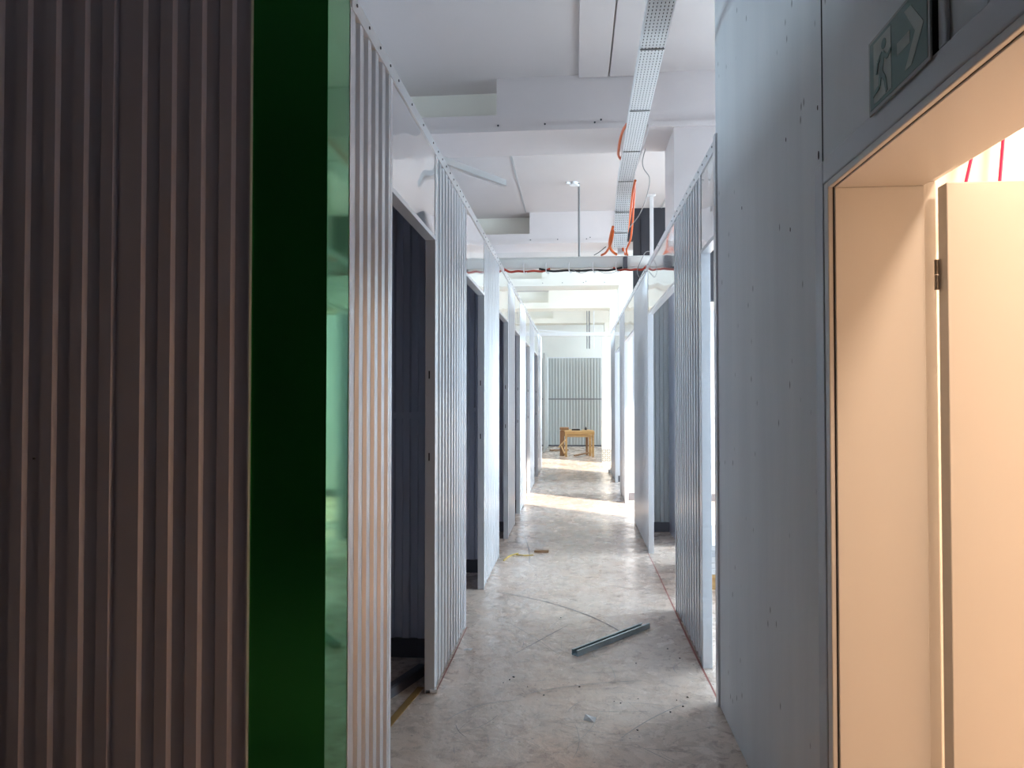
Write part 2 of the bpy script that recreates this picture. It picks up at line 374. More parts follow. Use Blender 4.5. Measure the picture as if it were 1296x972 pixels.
# ------------------------------------------------------------------ partition kit
PITCH, DEP = .092, .0115
def profile(a0, a1, off=.008):
    """points (a, depth behind the crest) of a ribbed sheet running from a0 to a1"""
    pts = []; a = a0 + off; pts.append((a0, .0))
    cr, sl, va = .0370, .0086, .0378
    while a < a1 - .004:
        for (u, dd) in ((0, 0), (cr, 0), (cr + sl, DEP), (cr + sl + va, DEP), (cr + 2 * sl + va - 1e-4, 0)):
            if a + u < a1 - .002: pts.append((a + u, dd))
        a += PITCH
    pts.append((a1, pts[-1][1]))
    out = [pts[0]]
    for p in pts[1:]:
        if p[0] - out[-1][0] > 1e-5: out.append(p)
    return out
def ribbed(tf, a0, a1, z0, z1, thick, m=0, mb=None, off=.008):
    """solid ribbed wall sheet: ribs on the front, a flat back `thick` behind; tf(a, depth, z)"""
    mb = mb or MB(); pr = profile(a0, a1, off); n = len(pr)
    vs = [tf(a, dd, z0) for a, dd in pr] + [tf(a, dd, z1) for a, dd in pr]
    mb.add(vs, [(k, k + 1, n + k + 1, n + k) for k in range(n - 1)], m, False)
    bk = [tf(a0, thick, z0), tf(a1, thick, z0), tf(a1, thick, z1), tf(a0, thick, z1)]
    mb.add(bk, [(0, 1, 2, 3)], m)
    mb.add([tf(a0, pr[0][1], z0), tf(a0, thick, z0), tf(a0, thick, z1), tf(a0, pr[0][1], z1)], [(0, 1, 2, 3)], m)
    mb.add([tf(a1, pr[-1][1], z0), tf(a1, thick, z0), tf(a1, thick, z1), tf(a1, pr[-1][1], z1)], [(0, 1, 2, 3)], m)
    for z, rr in ((z0, 0), (z1, 0)):
        poly = [tf(a, dd, z) for a, dd in pr] + [tf(a1, thick, z), tf(a0, thick, z)]
        mb.add(poly, [tuple(range(len(poly)))], m)
    return mb
def tbox(tf, a0, a1, d0, d1, z0, z1, mb=None, m=0):
    mb = mb or MB()
    vs = [tf(a, dd, z) for z in (z0, z1) for a, dd in ((a0, d0), (a1, d0), (a1, d1), (a0, d1))]
    return mb.add(vs, [(0, 3, 2, 1), (4, 5, 6, 7), (0, 1, 5, 4), (1, 2, 6, 5), (2, 3, 7, 6), (3, 0, 4, 7)], m)
def tfL(a, dd, z): return (XL - dd, a, z)
def tfR(a, dd, z): return (XR + dd, a, z)
_screw = MB(); _screw.prism([(.0055 * math.cos(2 * math.pi * k / 8), .0055 * math.sin(2 * math.pi * k / 8)) for k in range(8)], lambda a, bb, h: (h, a, bb), -.003, .003)
SCREW_ME = None
def screws(parent, pts):
    global SCREW_ME
    org = Vector((0, 0, 0)); q = parent
    while q is not None: org = org + q.location; q = q.parent
    for p in pts:
        if SCREW_ME is None:
            o = _screw.build('screw', SCREW, None); SCREW_ME = o.data; COL.objects.unlink(o)
        o = bpy.data.objects.new('screw', SCREW_ME); COL.objects.link(o); o.parent = parent
        o.location = Vector(p) - org
    return
THK = .05
def wall_panel(tf, a0, a1, label, group, jambs=(True, True), slots=None, nscrew=0, jw=.028):
    root = thing('wall_panel', label, 'wall panel', tf((a0 + a1) / 2, THK / 2, 0), group)
    s0 = a0 + (jw if jambs[0] else 0); s1 = a1 - (jw if jambs[1] else 0)
    ribbed(tf, s0, s1, .018, TOP - .055, THK - .004).build('ribbed_sheet', SHEET, root)
    jb = root
    if jambs[0]: jb = tbox(tf, a0, s0, -.001, THK + .001, .0, TOP - .0555).build('jamb', TRIM, root, bevel=.0015)
    if jambs[1]: tbox(tf, s1, a1, -.001, THK + .001, .0, TOP - .0555).build('jamb', TRIM, root, bevel=.0015)
    rail = tbox(tf, a0, a1, -.004, THK + .004, TOP - .055, TOP).build('top_rail', TRIM, root, bevel=.0015)
    tbox(tf, s0 + .0005, s1 - .0005, .012, THK - .002, 0, .0175).build('bottom_rail', DARKRAIL, root)
    if slots is not None:
        for z in (1.20, 1.62):
            b = MB(); v = tf(slots, .03, z); b.box(v[0] - .0035, v[0] + .0035, v[1] - .0015, v[1] + .0015, z - .02, z + .02); b.build('latch_slot', SLOT, jb)
    if nscrew:
        screws(rail, [tf(a0 + .05 + (a1 - a0 - .1) * k / max(1, nscrew - 1), -.004, TOP - .028) for k in range(nscrew)])
    return root
def header(tf, a0, a1, label, group, dent=.003, nscrew=2, seed=1):
    root = thing('header_panel', label, 'header panel', tf((a0 + a1) / 2, THK / 2, DOOR), group)
    z0, z1 = DOOR, TOP - .055; na, nz = 48, 30; rr = random.Random(seed); vs = []
    ks = [(rr.uniform(1, 3.2), rr.uniform(.6, 2.2), rr.uniform(0, 6.3), rr.uniform(.4, 1)) for _ in range(5)]
    for j in range(nz + 1):
        for i in range(na + 1):
            u, v = i / na, j / nz
            e = (math.sin(math.pi * u) * math.sin(math.pi * min(1, v * 1.0))) ** .5 if 0 < i < na and 0 < j < nz else 0
            dd = sum(k[3] * math.sin(k[0] * u * 3.1 + k[1] * v * 3.1 + k[2]) for k in ks) / 3 * dent * e * .6
            if dent > .005:                                          # the first header is creased
                cu = .18 + .55 * (1 - v); dd = dd * .5 + .009 * e * math.exp(-((u - cu) / .13) ** 2) - .005 * e * math.exp(-((v - .62 + .1 * u) / .11) ** 2)
            vs.append(tf(a0 + .0006 + (a1 - a0 - .0012) * u, .002 + dd, z0 + (z1 - z0) * v))
    W = na + 1
    mb = MB(); mb.add(vs, [(j * W + i, j * W + i + 1, (j + 1) * W + i + 1, (j + 1) * W + i) for j in range(nz) for i in range(na)], 0, True)
    tbox(tf, a0 + .0006, a1 - .0006, .016, THK - .002, z0 + .001, z1, mb)
    mb.build('header_sheet', GLOSS, root)
    tbox(tf, a0 + .0006, a1 - .0006, .0, THK + .002, z0 - .022, z0 - .0005).build('lintel_trim', TRIM, root, bevel=.001)
    rail = tbox(tf, a0 + .0006, a1 - .0006, -.004, THK + .004, TOP - .0545, TOP).build('top_rail', TRIM, root, bevel=.0015)
    screws(rail, [tf(a0 + .08 + (a1 - a0 - .16) * k / max(1, nscrew - 1), -.004, TOP - .028) for k in range(nscrew)])
    return root
def divider(a, x0, x1, z1, label, group, m=DIVIDER, rail=1.40, cat='divider wall'):
    """partition across the row, ribs towards the viewer"""
    root = thing('divider_wall', label, cat, ((x0 + x1) / 2, a + .025, 0), group)
    tf = lambda u, dd, z: (u, a + dd, z)
    ribbed(tf, x0, x1, .11, z1, .04).build('ribbed_sheet', m, root)
    tbox(tf, x0, x1, -.004, .044, 0, .108).build('bottom_rail', DARKRAIL, root)
    if rail: tbox(tf, x0, x1, -.022, -.0005, rail - .018, rail + .018).build('cross_rail', m, root)
    return root

# ---- front panel and green corner post (foyer side)
root = thing('wall_panel', 'dark ribbed metal wall facing the foyer, beside the blackish green corner post', 'wall panel', (-2.6, 2.02, 0))
tfF = lambda u, dd, z: (u, 1.99 + dd, z)
ribbed(tfF, -2.4637, -1.3365, .012, TOP - .055, .045, off=.0443).build('ribbed_sheet', FRONT, root)
ribbed(lambda u, dd, z: tfF(u, dd - .0016, z), -1.3455, -.9465, .012, TOP - .055, .040, off=.0303).build('ribbed_sheet', FRONT, root)
tbox(tfF, -4.49, -2.473, 0, .045, .012, TOP - .055).build('flat_sheet', FRONT, root)
tbox(tfF, -4.49, -.9465, -.004, .05, TOP - .0545, TOP).build('top_rail', TRIM, root)
tbox(tfF, -4.49, -.9465, .012, .045, 0, .0115).build('bottom_rail', DARKRAIL, root)
tbox(tfF, -.9460, -.9420, -.006, .045, 0, TOP).build('edge_strip', TRIM, root)
b = MB(); b.box(-1.6075, -1.6025, 1.984, 1.9895, 1.318, 1.323); b.build('screw', SCREW, root)
root = thing('corner_post', 'glossy dark green square corner post at the start of the doorway row', 'corner post', (-.83, 2.1, 0))
b = MB(); b.box(-.9415, -.7155, 1.996, 2.196, 0, TOP); b.build('post_cladding', GREEN, root, bevel=.002)
b = MB(); b.box(-.7195, -.7135, 2.1965, 2.2035, 0, TOP); b.build('edge_strip', TRIM, root)

# ---- row starting at the green post
GL = None
wall_panel(tfL, 2.204, 2.727, 'narrow ribbed metal panel between the green corner post and the first open doorway', GL, (False, True), nscrew=4)
wall_panel(tfL, 3.592, 4.640, 'ribbed panel between the first and second doorways counted from the green post', GL, slots=3.592, nscrew=9)
wall_panel(tfL, 5.570, 6.680, 'ribbed panel between the second and third doorways counted from the green post', GL, slots=5.57, nscrew=7)
wall_panel(tfL, 7.590, 8.430, 'ribbed panel between the third and fourth doorways counted from the green post', GL, slots=7.59, nscrew=5)
wall_panel(tfL, 9.220, 10.30, 'ribbed panel between the fourth and fifth doorways counted from the green post', GL, slots=9.22, nscrew=5)
wall_panel(tfL, 11.25, 12.49, 'ribbed panel between the fifth and sixth doorways counted from the green post', GL, slots=11.25, nscrew=4)
wall_panel(tfL, 13.64, 15.28, 'ribbed panel ending the row at the side passage before the wooden trestle', GL, slots=13.64, nscrew=4)
for k, (a0, a1, dn, lb) in enumerate(((2.727, 3.592, .0049, 'crumpled mirror-like header sheet over the first doorway past the green post'),
                                  (4.640, 5.570, .004, 'glossy header over the second doorway past the green post'),
                                  (6.680, 7.590, .003, 'glossy header over the third doorway past the green post'),
                                  (8.430, 9.220, .003, 'glossy header over the fourth doorway past the green post'),
                                  (10.30, 11.25, .003, 'glossy header over the fifth doorway past the green post'),
                                  (12.49, 13.64, .003, 'glossy header over the sixth doorway past the green post'))):
    header(tfL, a0, a1, lb, None, dn, 4 if k == 0 else 3, seed=k + 3)
ORD = ['first', 'second', 'third', 'fourth', 'fifth', 'sixth']
for k, a in enumerate((4.08, 6.10, 8.00, 9.74, 11.85, 14.4)):
    divider(a, -3.4, XL - THK - .002, 2.78, 'dark ribbed divider with a cross rail seen through the %s doorway past the green post' % ORD[k], None)
# back wall of that row, plus an unseen roof added to keep units dark
root = thing('unit_back_wall', 'grey ribbed wall closing the rear of the dark doorway row', 'wall panel', (-3.45, 8.6, 0))
ribbed(lambda a, dd, z: (-3.41 - dd, a, z), 2.06, 15.2, 0, TOP, .04).build('ribbed_sheet', DIVIDER, root)
divider(15.24, -3.4, XL - THK - .002, TOP, 'ribbed end wall of the dark doorway row facing the side passage', None, rail=None)
rf = MB(); rf.box(-3.46, -.77, 2.06, 15.28, TOP + .002, TOP + .03); struct(rf.build('unit_shade_roof', DIVIDER))

# ---- row beyond the concrete wall
wall_panel(tfR, 4.056, 5.140, 'ribbed panel between the first and second openings past the concrete wall', None, (True, True), nscrew=8, jw=.035)
wall_panel(tfR, 6.990, 8.645, 'ribbed panel between the second and third openings past the concrete wall', None, nscrew=8)
wall_panel(tfR, 10.30, 11.40, 'ribbed panel between the third and fourth openings past the concrete wall', None, nscrew=5)
wall_panel(tfR, 12.75, 14.20, 'ribbed panel just before the white pillar on the daylit side', None, nscrew=4)
for k, (a0, a1, lb) in enumerate(((3.616, 4.056, 'short glossy header over the first slim opening past the concrete wall'),
                                  (5.140, 6.990, 'wide glossy header over the second opening past the concrete wall, under the white post'),
                                  (8.645, 10.30, 'glossy header over the sunlit third opening past the concrete wall'),
                                  (11.40, 12.75, 'glossy header over the fourth opening past the concrete wall'))):
    header(tfR, a0, a1, lb, None, .004, 3, seed=k + 20)
divider(8.13, XR + THK + .004, 1.05, 2.78, 'pale ribbed divider seen through the second opening past the concrete wall', None, END, None)
b = MB(); b.box(1.05, 1.09, 7.35, 8.17, 0, 2.78); tag(b.build('side_panel', DIVIDER), 'flat grey panel siding the niche in the second opening past the concrete wall', 'wall panel')
divider(10.6, XR + THK + .004, 2.6, 2.78, 'sunlit white ribbed divider inside the third opening past the concrete wall', None, TRIM, None)
divider(12.9, XR + THK + .004, 2.6, 2.78, 'ribbed divider inside the fourth opening past the concrete wall', None, TRIM, None)

# ---- end of the corridor
root = thing('end_wall', 'grey ribbed wall with a cross rail closing the corridor behind the wooden trestle', 'wall panel', (-.9, 22.26, 0))
tfE = lambda u, dd, z: (u, 22.24 + dd, z)
ribbed(tfE, -3.2, 1.6, .05, 2.75, .05).build('ribbed_sheet', END, root)
tbox(tfE, -3.2, 1.6, -.004, .055, 2.7505, 2.78).build('top_rail', TRIM, root)
tbox(tfE, -3.2, 1.6, -.004, .055, 0, .0495).build('bottom_rail', DARKRAIL, root)
tbox(tfE, -3.2, 1.6, -.024, -.0005, 1.455, 1.495).build('cross_rail', RODG, root)  # dark colour stands in for the shadow under the rail
root = thing('wall_panel', 'ribbed side wall running up to the end wall past the side passage', 'wall panel', (-.87, 21, 0))
ribbed(lambda a, dd, z: (-.83 - dd, a, z), 19.6, 22.23, .02, 2.75, .05).build('ribbed_sheet', END, root)
b = MB(); b.box(-.875, -.845, 19.6, 22.23, 0, .0195); b.build('bottom_rail', DARKRAIL, root)

# white pillar with tread plate guard
root = thing('pillar', 'white square pillar with a tread plate guard at its foot, near the wooden trestle', 'pillar', (.775, 16.88, 0))
b = MB(); b.box(.622, .925, 16.75, 17.03, .31, 2.95); b.box(.622, .925, 16.75, 17.03, 0, .3095); b.build('shaft', OFFWHITE, root, bevel=.006)
b = MB(); b.box(.780, .783, 16.746, 16.75, .31, 2.95); b.build('joint_line', JOINT, root)
g = MB(); g.box(.618, .929, 16.744, 16.7495, .02, .315); g.box(.615, .6215, 16.744, 17.03, .02, .315)
for i in range(6):
    for j in range(6):
        x, z = .643 + i * .052, .045 + j * .049; s = 1 if (i + j) % 2 else -1
        g.bar((x - .017, 16.742, z - .015 * s), (x + .017, 16.742, z + .015 * s), .015, .005, 1, up=(0, 1, 0))
g.build('tread_plate_guard', [TREAD, TREADK], root)

# ------------------------------------------------------------------ cables and overhead fittings
# perforated cable tray
path = [(1.4, 3.30), (5.95, 3.30), (6.12, 3.283), (6.28, 3.235), (6.42, 3.175), (6.54, 3.11), (6.66, 3.045), (6.76, 2.99), (6.85, 2.942)]
def tx(y): return .315 + (y - 1.4) * .0095 + .0    # edge nearer the middle of the corridor
TW = .125
cum = [0]
for i in range(1, len(path)): cum.append(cum[-1] + math.hypot(path[i][0] - path[i - 1][0], path[i][1] - path[i - 1][1]))
def at(s):
    s = max(0, min(cum[-1], s))
    for i in range(1, len(path)):
        if s <= cum[i] or i == len(path) - 1:
            t = (s - cum[i - 1]) / (cum[i] - cum[i - 1]); return (path[i - 1][0] + (path[i][0] - path[i - 1][0]) * t, path[i - 1][1] + (path[i][1] - path[i - 1][1]) * t)
root = thing('cable_tray', 'white perforated cable tray running along under the ceiling and bending down to the cross duct', 'cable tray', (.38, 4.2, 3.3))
us = [0]
NC = 7
for k in range(NC): us += [(k + .5) / NC - .017, (k + .5) / NC + .017]
us.append(1)
mb = MB(); cell = .030; s = 0; rows = []
while s < cum[-1]: rows.append((s, False)); rows.append((s + .013, True)); s += cell
rows.append((cum[-1], False))
vs = []
for (s, _) in rows:
    y, z = at(s); vs += [(tx(y) + u * TW, y, z) for u in us]
W = len(us); fs = []
for i in range(len(rows) - 1):
    for k in range(W - 1):
        if rows[i][1] and k % 2 == 1: continue                       # a slot
        fs.append((i * W + k, i * W + k + 1, (i + 1) * W + k + 1, (i + 1) * W + k))
mb.add(vs, fs)
o = mb.build('tray_floor', TRAYW, root); so = o.modifiers.new('thickness', 'SOLIDIFY'); so.thickness = .0015; so.offset = 1
for e in (0, 1):
    q = MB(); prev = None
    for i in range(len(path) - 1):
        (y0, z0), (y1, z1) = path[i], path[i + 1]
        x0, x1 = tx(y0) + e * TW, tx(y1) + e * TW; th = .0015 * (1 if e else -1); h = .045
        q.add([(x0, y0, z0), (x0 + th, y0, z0), (x0 + th, y0, z0 + h), (x0, y0, z0 + h), (x1, y1, z1), (x1 + th, y1, z1), (x1 + th, y1, z1 + h), (x1, y1, z1 + h)],
              [(0, 1, 2, 3), (7, 6, 5, 4), (0, 4, 5, 1), (1, 5, 6, 2), (2, 6, 7, 3), (3, 7, 4, 0)])
    q.build('side_flange', TRAYW, root)
for y in (2.9, 3.68, 4.47, 5.21, 5.93):
    q = MB(); q.box(tx(y) + .001, tx(y) + TW - .001, y - .006, y + .006, 3.2955, 3.2985); q.build('joint_plate', RODG, root)
for y, z in ((6.42, 3.175), (6.66, 3.045)):
    q = MB(); q.box(tx(y) + .001, tx(y) + TW - .001, y - .004, y + .004, z - .010, z - .004); q.build('joint_plate', RODG, root)
for y in (2.2,):
    for e in (-.012, TW + .012):
        q = MB(); q.tube([(tx(y) + e, y, 3.28), (tx(y) + e, y, 4.07)], .004, 8); q.build('hanger_rod', RODG, root)
    q = MB(); q.box(tx(y) - .02, tx(y) + TW + .02, y - .012, y + .012, 3.282, 3.2945); q.build('hanger_bar', TRAYW, root)
q = MB(); q.box(.575, .615, 5.655, 5.687, BEAMZ + .01, BEAMZ + .36); q.bar((.594, 5.67, BEAMZ + .02), (tx(5.66) + TW + .005, 5.665, 3.335), .03, .012); q.build('wall_bracket', BEAM, root)
for k in range(5):
    u = .0145 + k * .024
    q = MB(); q.tube([(tx(y) + u, y, z + .0145) for y, z in [path[0]] + [at(cum[1] * f) for f in (.3, .6)] + path[1:]], .0115, 8)
    tag(q.build('cable', CABLEK), 'black cable lying in the perforated tray', 'cable', 'black cables inside the tray')
# cross duct resting on the two rows
DY = 7.15
root = thing('cable_duct', 'pale horizontal cable duct resting across both partition tops under the tray end', 'cable duct', (.03, DY + .05, TOP))
b = MB(); b.box(-.80, .80, DY, DY + .10, TOP + .001, TOP + .100); b.build('duct_body', DUCT, root, bevel=.004)
b = MB(); b.box(-.80, .80, DY - .004, DY + .104, TOP + .1005, TOP + .112); b.build('duct_cover', DUCT, root, bevel=.003)
for x in (-.503, -.278, -.048, .19, .42):
    q = MB(); q.tube(spline([(x - .012, DY - .008, TOP + .052), (x - .016, DY - .016, TOP + .01), (x - .006, DY - .034, TOP - .045), (x + .012, DY - .03, TOP - .052), (x + .018, DY - .010, TOP - .03)], 5), .006, 8)
    q.build('clip', WHITE, root)
CZ = TOP - .028
for nm, m, x0, x1, dy, lb in (('cable', CABLER, -.74, -.25, -.016, 'red cable strapped beneath the cross duct, on the green post side'),
                              ('cable', CABLEK, -.36, .47, -.018, 'black cable slung beneath the middle of the cross duct'),
                              ('cable', CABLER, .38, .72, -.016, 'red cable beneath the cross duct, below the white junction box')):
    p0 = (x0, DY + dy, TOP + .012) if x0 < -.6 else (x0, DY + dy, CZ + .02)
    p1 = (x1, DY + dy, TOP + .012) if x1 > .6 else (x1, DY + dy, CZ + .02)
    n = 5; q = MB()
    q.tube(spline([p0] + [(x0 + (x1 - x0) * (k / (n + 1)), DY + dy, CZ - .006 * (k % 2)) for k in range(1, n + 1)] + [p1], 5), .011, 9)
    tag(q.build(nm, m), lb, 'cable')
q = MB(); q.tube(spline([(-.02, DY - .03, CZ), (.05, DY - .035, CZ - .03), (.14, DY - .03, CZ - .012), (.2, DY - .03, CZ - .004), (.3, DY - .035, CZ - .035), (.38, DY - .035, CZ - .03), (.43, DY - .03, CZ)], 6), .003, 6)
tag(q.build('cable', CABLEG), 'thin grey wire drooping below the middle of the cross duct', 'cable')
JB = (.430, 7.08)
root = thing('junction_box', 'small white junction box with a dark gland at the tray end above the cross duct', 'junction box', (.455, 7.05, TOP + .113))
b = MB(); b.prism([(-.034, 0), (.03, -.0), (.036, .05), (.012, .085), (-.03, .06)], lambda a, bb, h: (.452 + a, h, TOP + .1135 + bb), 7.03, 7.08); b.build('housing', WHITE, root, bevel=.003)
b = MB(); b.box(.476, .520, 7.085, 7.14, TOP - .02, TOP + .095); b.build('gland', DARKRAIL, root, bevel=.006)
orange = [([(.505, 6.00, 3.325), (.500, 6.25, 3.27), (.500, 6.50, 3.17), (.490, 6.70, 3.07), (.468, 6.88, 2.99), (.470, 7.02, 2.955), (.50, 7.12, 2.93)], .011, 'orange cable running down along the tray edge, hugging it'),
          ([(.512, 6.10, 3.33), (.525, 6.40, 3.24), (.532, 6.65, 3.12), (.530, 6.85, 3.02), (.505, 7.02, 2.96), (.52, 7.13, 2.925)], .009, 'looser orange cable hanging free beside the tray edge, by the white post'),
          ([(.350, 6.60, 3.085), (.335, 6.72, 3.03), (.330, 6.84, 2.985), (.345, 6.95, 2.955), (.375, 7.04, 2.94), (.41, 7.10, 2.928)], .013, 'orange cable looping from the tray end onto the duct towards the junction box'),
          ([(.355, 6.64, 3.06), (.345, 6.80, 2.99), (.325, 6.94, 2.955), (.30, 7.05, 2.935), (.265, 7.12, 2.928)], .012, 'orange cable fanning from the tray end away from the junction box'),
          ([(.350, 4.80, 3.345), (.330, 4.95, 3.35), (.322, 5.15, 3.34), (.326, 5.35, 3.33), (.352, 5.50, 3.345)], .010, 'short orange cable bulging over the tray edge below the first ceiling beam')]
for pts, r, lb in orange:
    q = MB(); q.tube(spline(pts, 7), r, 10); tag(q.build('cable', CABLEO), lb, 'cable')
q = MB(); q.tube(spline([(.30, 6.95, 2.975), (.24, 7.05, 2.945), (.19, 7.12, 2.928)], 6), .004, 6); tag(q.build('cable', CABLEK), 'thin black wire slanting from the orange loops to the duct top', 'cable')
q = MB(); q.tube(spline([(.610, 6.18, 3.66), (.585, 6.20, 3.56), (.600, 6.24, 3.50), (.655, 6.3, 3.43), (.64, 6.40, 3.31), (.585, 6.5, 3.17), (.505, 6.62, 3.08)], 8), .0042, 7)
tag(q.build('cable', CABLEG), 'slack grey cable dangling from the first beam to the tray', 'cable')
q = MB(); q.tube(spline([(.725, 7.02, 2.935), (.69, 7.03, 2.93), (.655, 7.04, 2.87), (.62, 7.05, 2.79), (.612, 7.05, 2.73), (.64, 7.06, 2.69), (.69, 7.07, 2.75)], 8), .004, 7)
tag(q.build('cable', CABLEG), 'loop of grey wire hanging at the duct end by the white post', 'cable')
# white post with a T head
root = thing('support_post', 'slim white T-headed post standing on the partition top in front of the black board', 'post', (.730, 6.86, TOP))
b = MB(); b.box(.713, .747, 6.845, 6.875, TOP + .004, 3.435); b.build('shaft', WHITE, root, bevel=.003)
b = MB(); b.box(.692, .768, 6.84, 6.88, 3.4355, 3.450); b.build('head_plate', WHITE, root, bevel=.003)
b = MB(); b.box(.703, .757, 6.83, 6.89, TOP, TOP + .0038); b.build('foot_plate', WHITE, root)
# drop rod and sensor
root = thing('hanging_rod', 'thin grey rod with a white sensor, hanging from the ceiling behind the cross duct', 'ceiling rod', (.05, 8.60, CEILZ))
b = MB(); b.tube([(.05, 8.60, 3.02), (.05, 8.60, CEILZ)], .013, 10); b.build('rod', RODG, root)
b = MB(); b.prism([(.05 * math.cos(2 * math.pi * k / 20), .05 * math.sin(2 * math.pi * k / 20)) for k in range(20)], lambda a, bb, h: (-.015 + a, 8.55 + bb, h), CEILZ - .035, CEILZ - .001); b.build('sensor', WHITE, root, bevel=.006)
b = MB(); b.bar((-.10, 8.5, CEILZ - .016), (.05, 8.58, CEILZ - .03), .022, .022); b.build('bracket', WHITE, root)
# steel stud lying over the partition top
root = thing('metal_stud', 'pale metal stud poking out over the partition top above the first doorways', 'metal stud', (-.7, 3.9, TOP))
b = MB(); p, q_ = Vector((-1.05, 3.45, TOP + .026)), Vector((-.435, 4.365, TOP + .026))
b.bar(p + Vector((0, 0, -.019)), q_ + Vector((0, 0, -.019)), .032, .004)
dv = (q_ - p).normalized(); sd = Vector((dv.y, -dv.x, 0)) * .0145
b.bar(p + sd, q_ + sd, .003, .034); b.bar(p - sd, q_ - sd, .003, .034); b.build('stud_profile', WHITE, root)
# white bars at the far end
b = MB(); b.box(-.78, .78, 14.95, 15.05, TOP + .001, TOP + .075); tag(b.build('cross_bar', WHITE, bevel=.004), 'level white bar laid across both rows just before the white pillar', 'bar')
b = MB(); b.bar((-.77, 15.15, TOP + .14), (.79, 15.15, TOP + .02), .05, .035); tag(b.build('cross_bar', WHITE), 'sloping thin white bar just above the level one near the white pillar', 'bar')
for x, lb in ((.335, 'slim grey pipe under the farthest beam, beside a thicker one'), (.40, 'thicker grey pipe under the farthest beam'), (.53, 'pale pipe under the farthest beam, next to the pillar side')):
    q = MB(); q.tube([(x, 20.2, 2.9), (x, 20.2, CEILZ)], .022 if x == .40 else .014, 8); tag(q.build('pipe', RODG if x < .5 else WHITE), lb.replace('farthest', 'last'), 'pipe')

# ------------------------------------------------------------------ exit sign and conduit
root = thing('exit_sign', 'green emergency exit sign with running figure and arrow above the doorway', 'exit sign', (.69, 1.604, 2.165))
b = MB(); b.box(.6845, .6995, 1.420, 1.694, 2.165, 2.322); b.build('shadow_backing', SLOT, root)  # black box stands in for the shadow gap behind the sign
b = MB(); b.box(.6795, .6840, 1.416, 1.702, 2.150, 2.321); b.build('border_plate', SIGNB, root, bevel=.0015)
su = lambda u, v: (1.702 - .286 * u, 2.150 + .171 * v)
def flat(polys, x0, x1):
    q = MB()
    for pl in polys:
        q.prism([su(u, v) for u, v in pl], lambda a, bb, h: (h, a, bb), x0, x1)
    return q
flat([[(.035, .05), (.965, .05), (.965, .95), (.035, .95)]], .6786, .6794).build('green_field', SIGNG, root)
flat([[(.11, .10), (.42, .10), (.42, .90), (.11, .90)]], .6779, .6785).build('door_symbol', SIGNW, root)
AR = .286 / .171
def limb(p, q, w0, w1):
    du, dv = (q[0] - p[0]) * AR, q[1] - p[1]; l = math.hypot(du, dv); nu, nv = -dv / l / AR, du / l
    return [(p[0] + nu * w0, p[1] + nv * w0), (p[0] - nu * w0, p[1] - nv * w0), (q[0] - nu * w1, q[1] - nv * w1), (q[0] + nu * w1, q[1] + nv * w1)]
head = [(.30 + .068 / AR * math.cos(2 * math.pi * k / 14), .765 + .068 * math.sin(2 * math.pi * k / 14)) for k in range(14)]
man = flat([head], .6770, .6778)
for i, l in enumerate(([(.285, .66), (.24, .42), .065, .055], [(.29, .655), (.355, .545), .028, .026], [(.355, .545), (.42, .60), .026, .022], [(.275, .665), (.19, .60), .028, .026],
          [(.19, .60), (.165, .46), .026, .022], [(.245, .44), (.315, .30), .042, .034], [(.315, .30), (.345, .12), .034, .026], [(.24, .44), (.215, .27), .042, .034], [(.215, .27), (.10, .22), .032, .024])):
    e = i * .00004
    man.prism([su(u, v) for u, v in limb(l[0], l[1], l[2], l[3])], lambda a, bb, h: (h, a, bb), .6770 - e, .6778)
man.build('running_figure', SIGNG, root)
flat([[(.52, .425), (.72, .425), (.72, .575), (.52, .575)],
      [(.64, .86), (.74, .86), (.925, .5), (.80, .5)], [(.80, .5), (.925, .5), (.74, .14), (.64, .14)]], .6779, .6785).build('arrow', SIGNW, root)
root = thing('wall_conduit', 'grey vertical conduit on the concrete wall beside the exit sign', 'conduit', (.69, 1.42, 2.165))
b = MB(); b.box(.690, .6995, 1.380, 1.410, 2.163, CEILZ - .005); b.build('channel', FRAMEP, root, bevel=.004)
b = MB(); b.box(.6975, .70 - .0001, 1.4105, 1.418, 2.163, CEILZ - .005); b.build('gap_line', SEAM, root)

# red cords behind the open door
for (x0, x1, lb) in ((1.405, 1.60, 'slanting red cord above the open cream door, on the hinge side'), (1.553, 1.63, 'straighter red cord above the open cream door, away from the hinge')):
    q = MB(); q.tube([(x0, 2.775, 2.1), (x0 + (x1 - x0), 2.775, RZ - .001)], .006, 8); tag(q.build('red_cord', REDLINE), lb, 'cord')
# lamp in the side room
for lx, ly, lb in ((1.35, .9, 'round white ceiling lamp in the warm side room, over the door swing'), (3.2, .5, 'round white ceiling lamp deeper inside the warm side room'), (2.3, 2.4, 'round white ceiling lamp behind the open cream door')):
    root = thing('ceiling_lamp', lb, 'lamp', (lx, ly, RZ))
    b = MB(); b.prism([(.14 * math.cos(2 * math.pi * k / 24), .14 * math.sin(2 * math.pi * k / 24)) for k in range(24)], lambda a, bb, h: (lx + a, ly + bb, h), RZ - .04, RZ - .001); b.build('lamp_body', WHITE, root, bevel=.008)

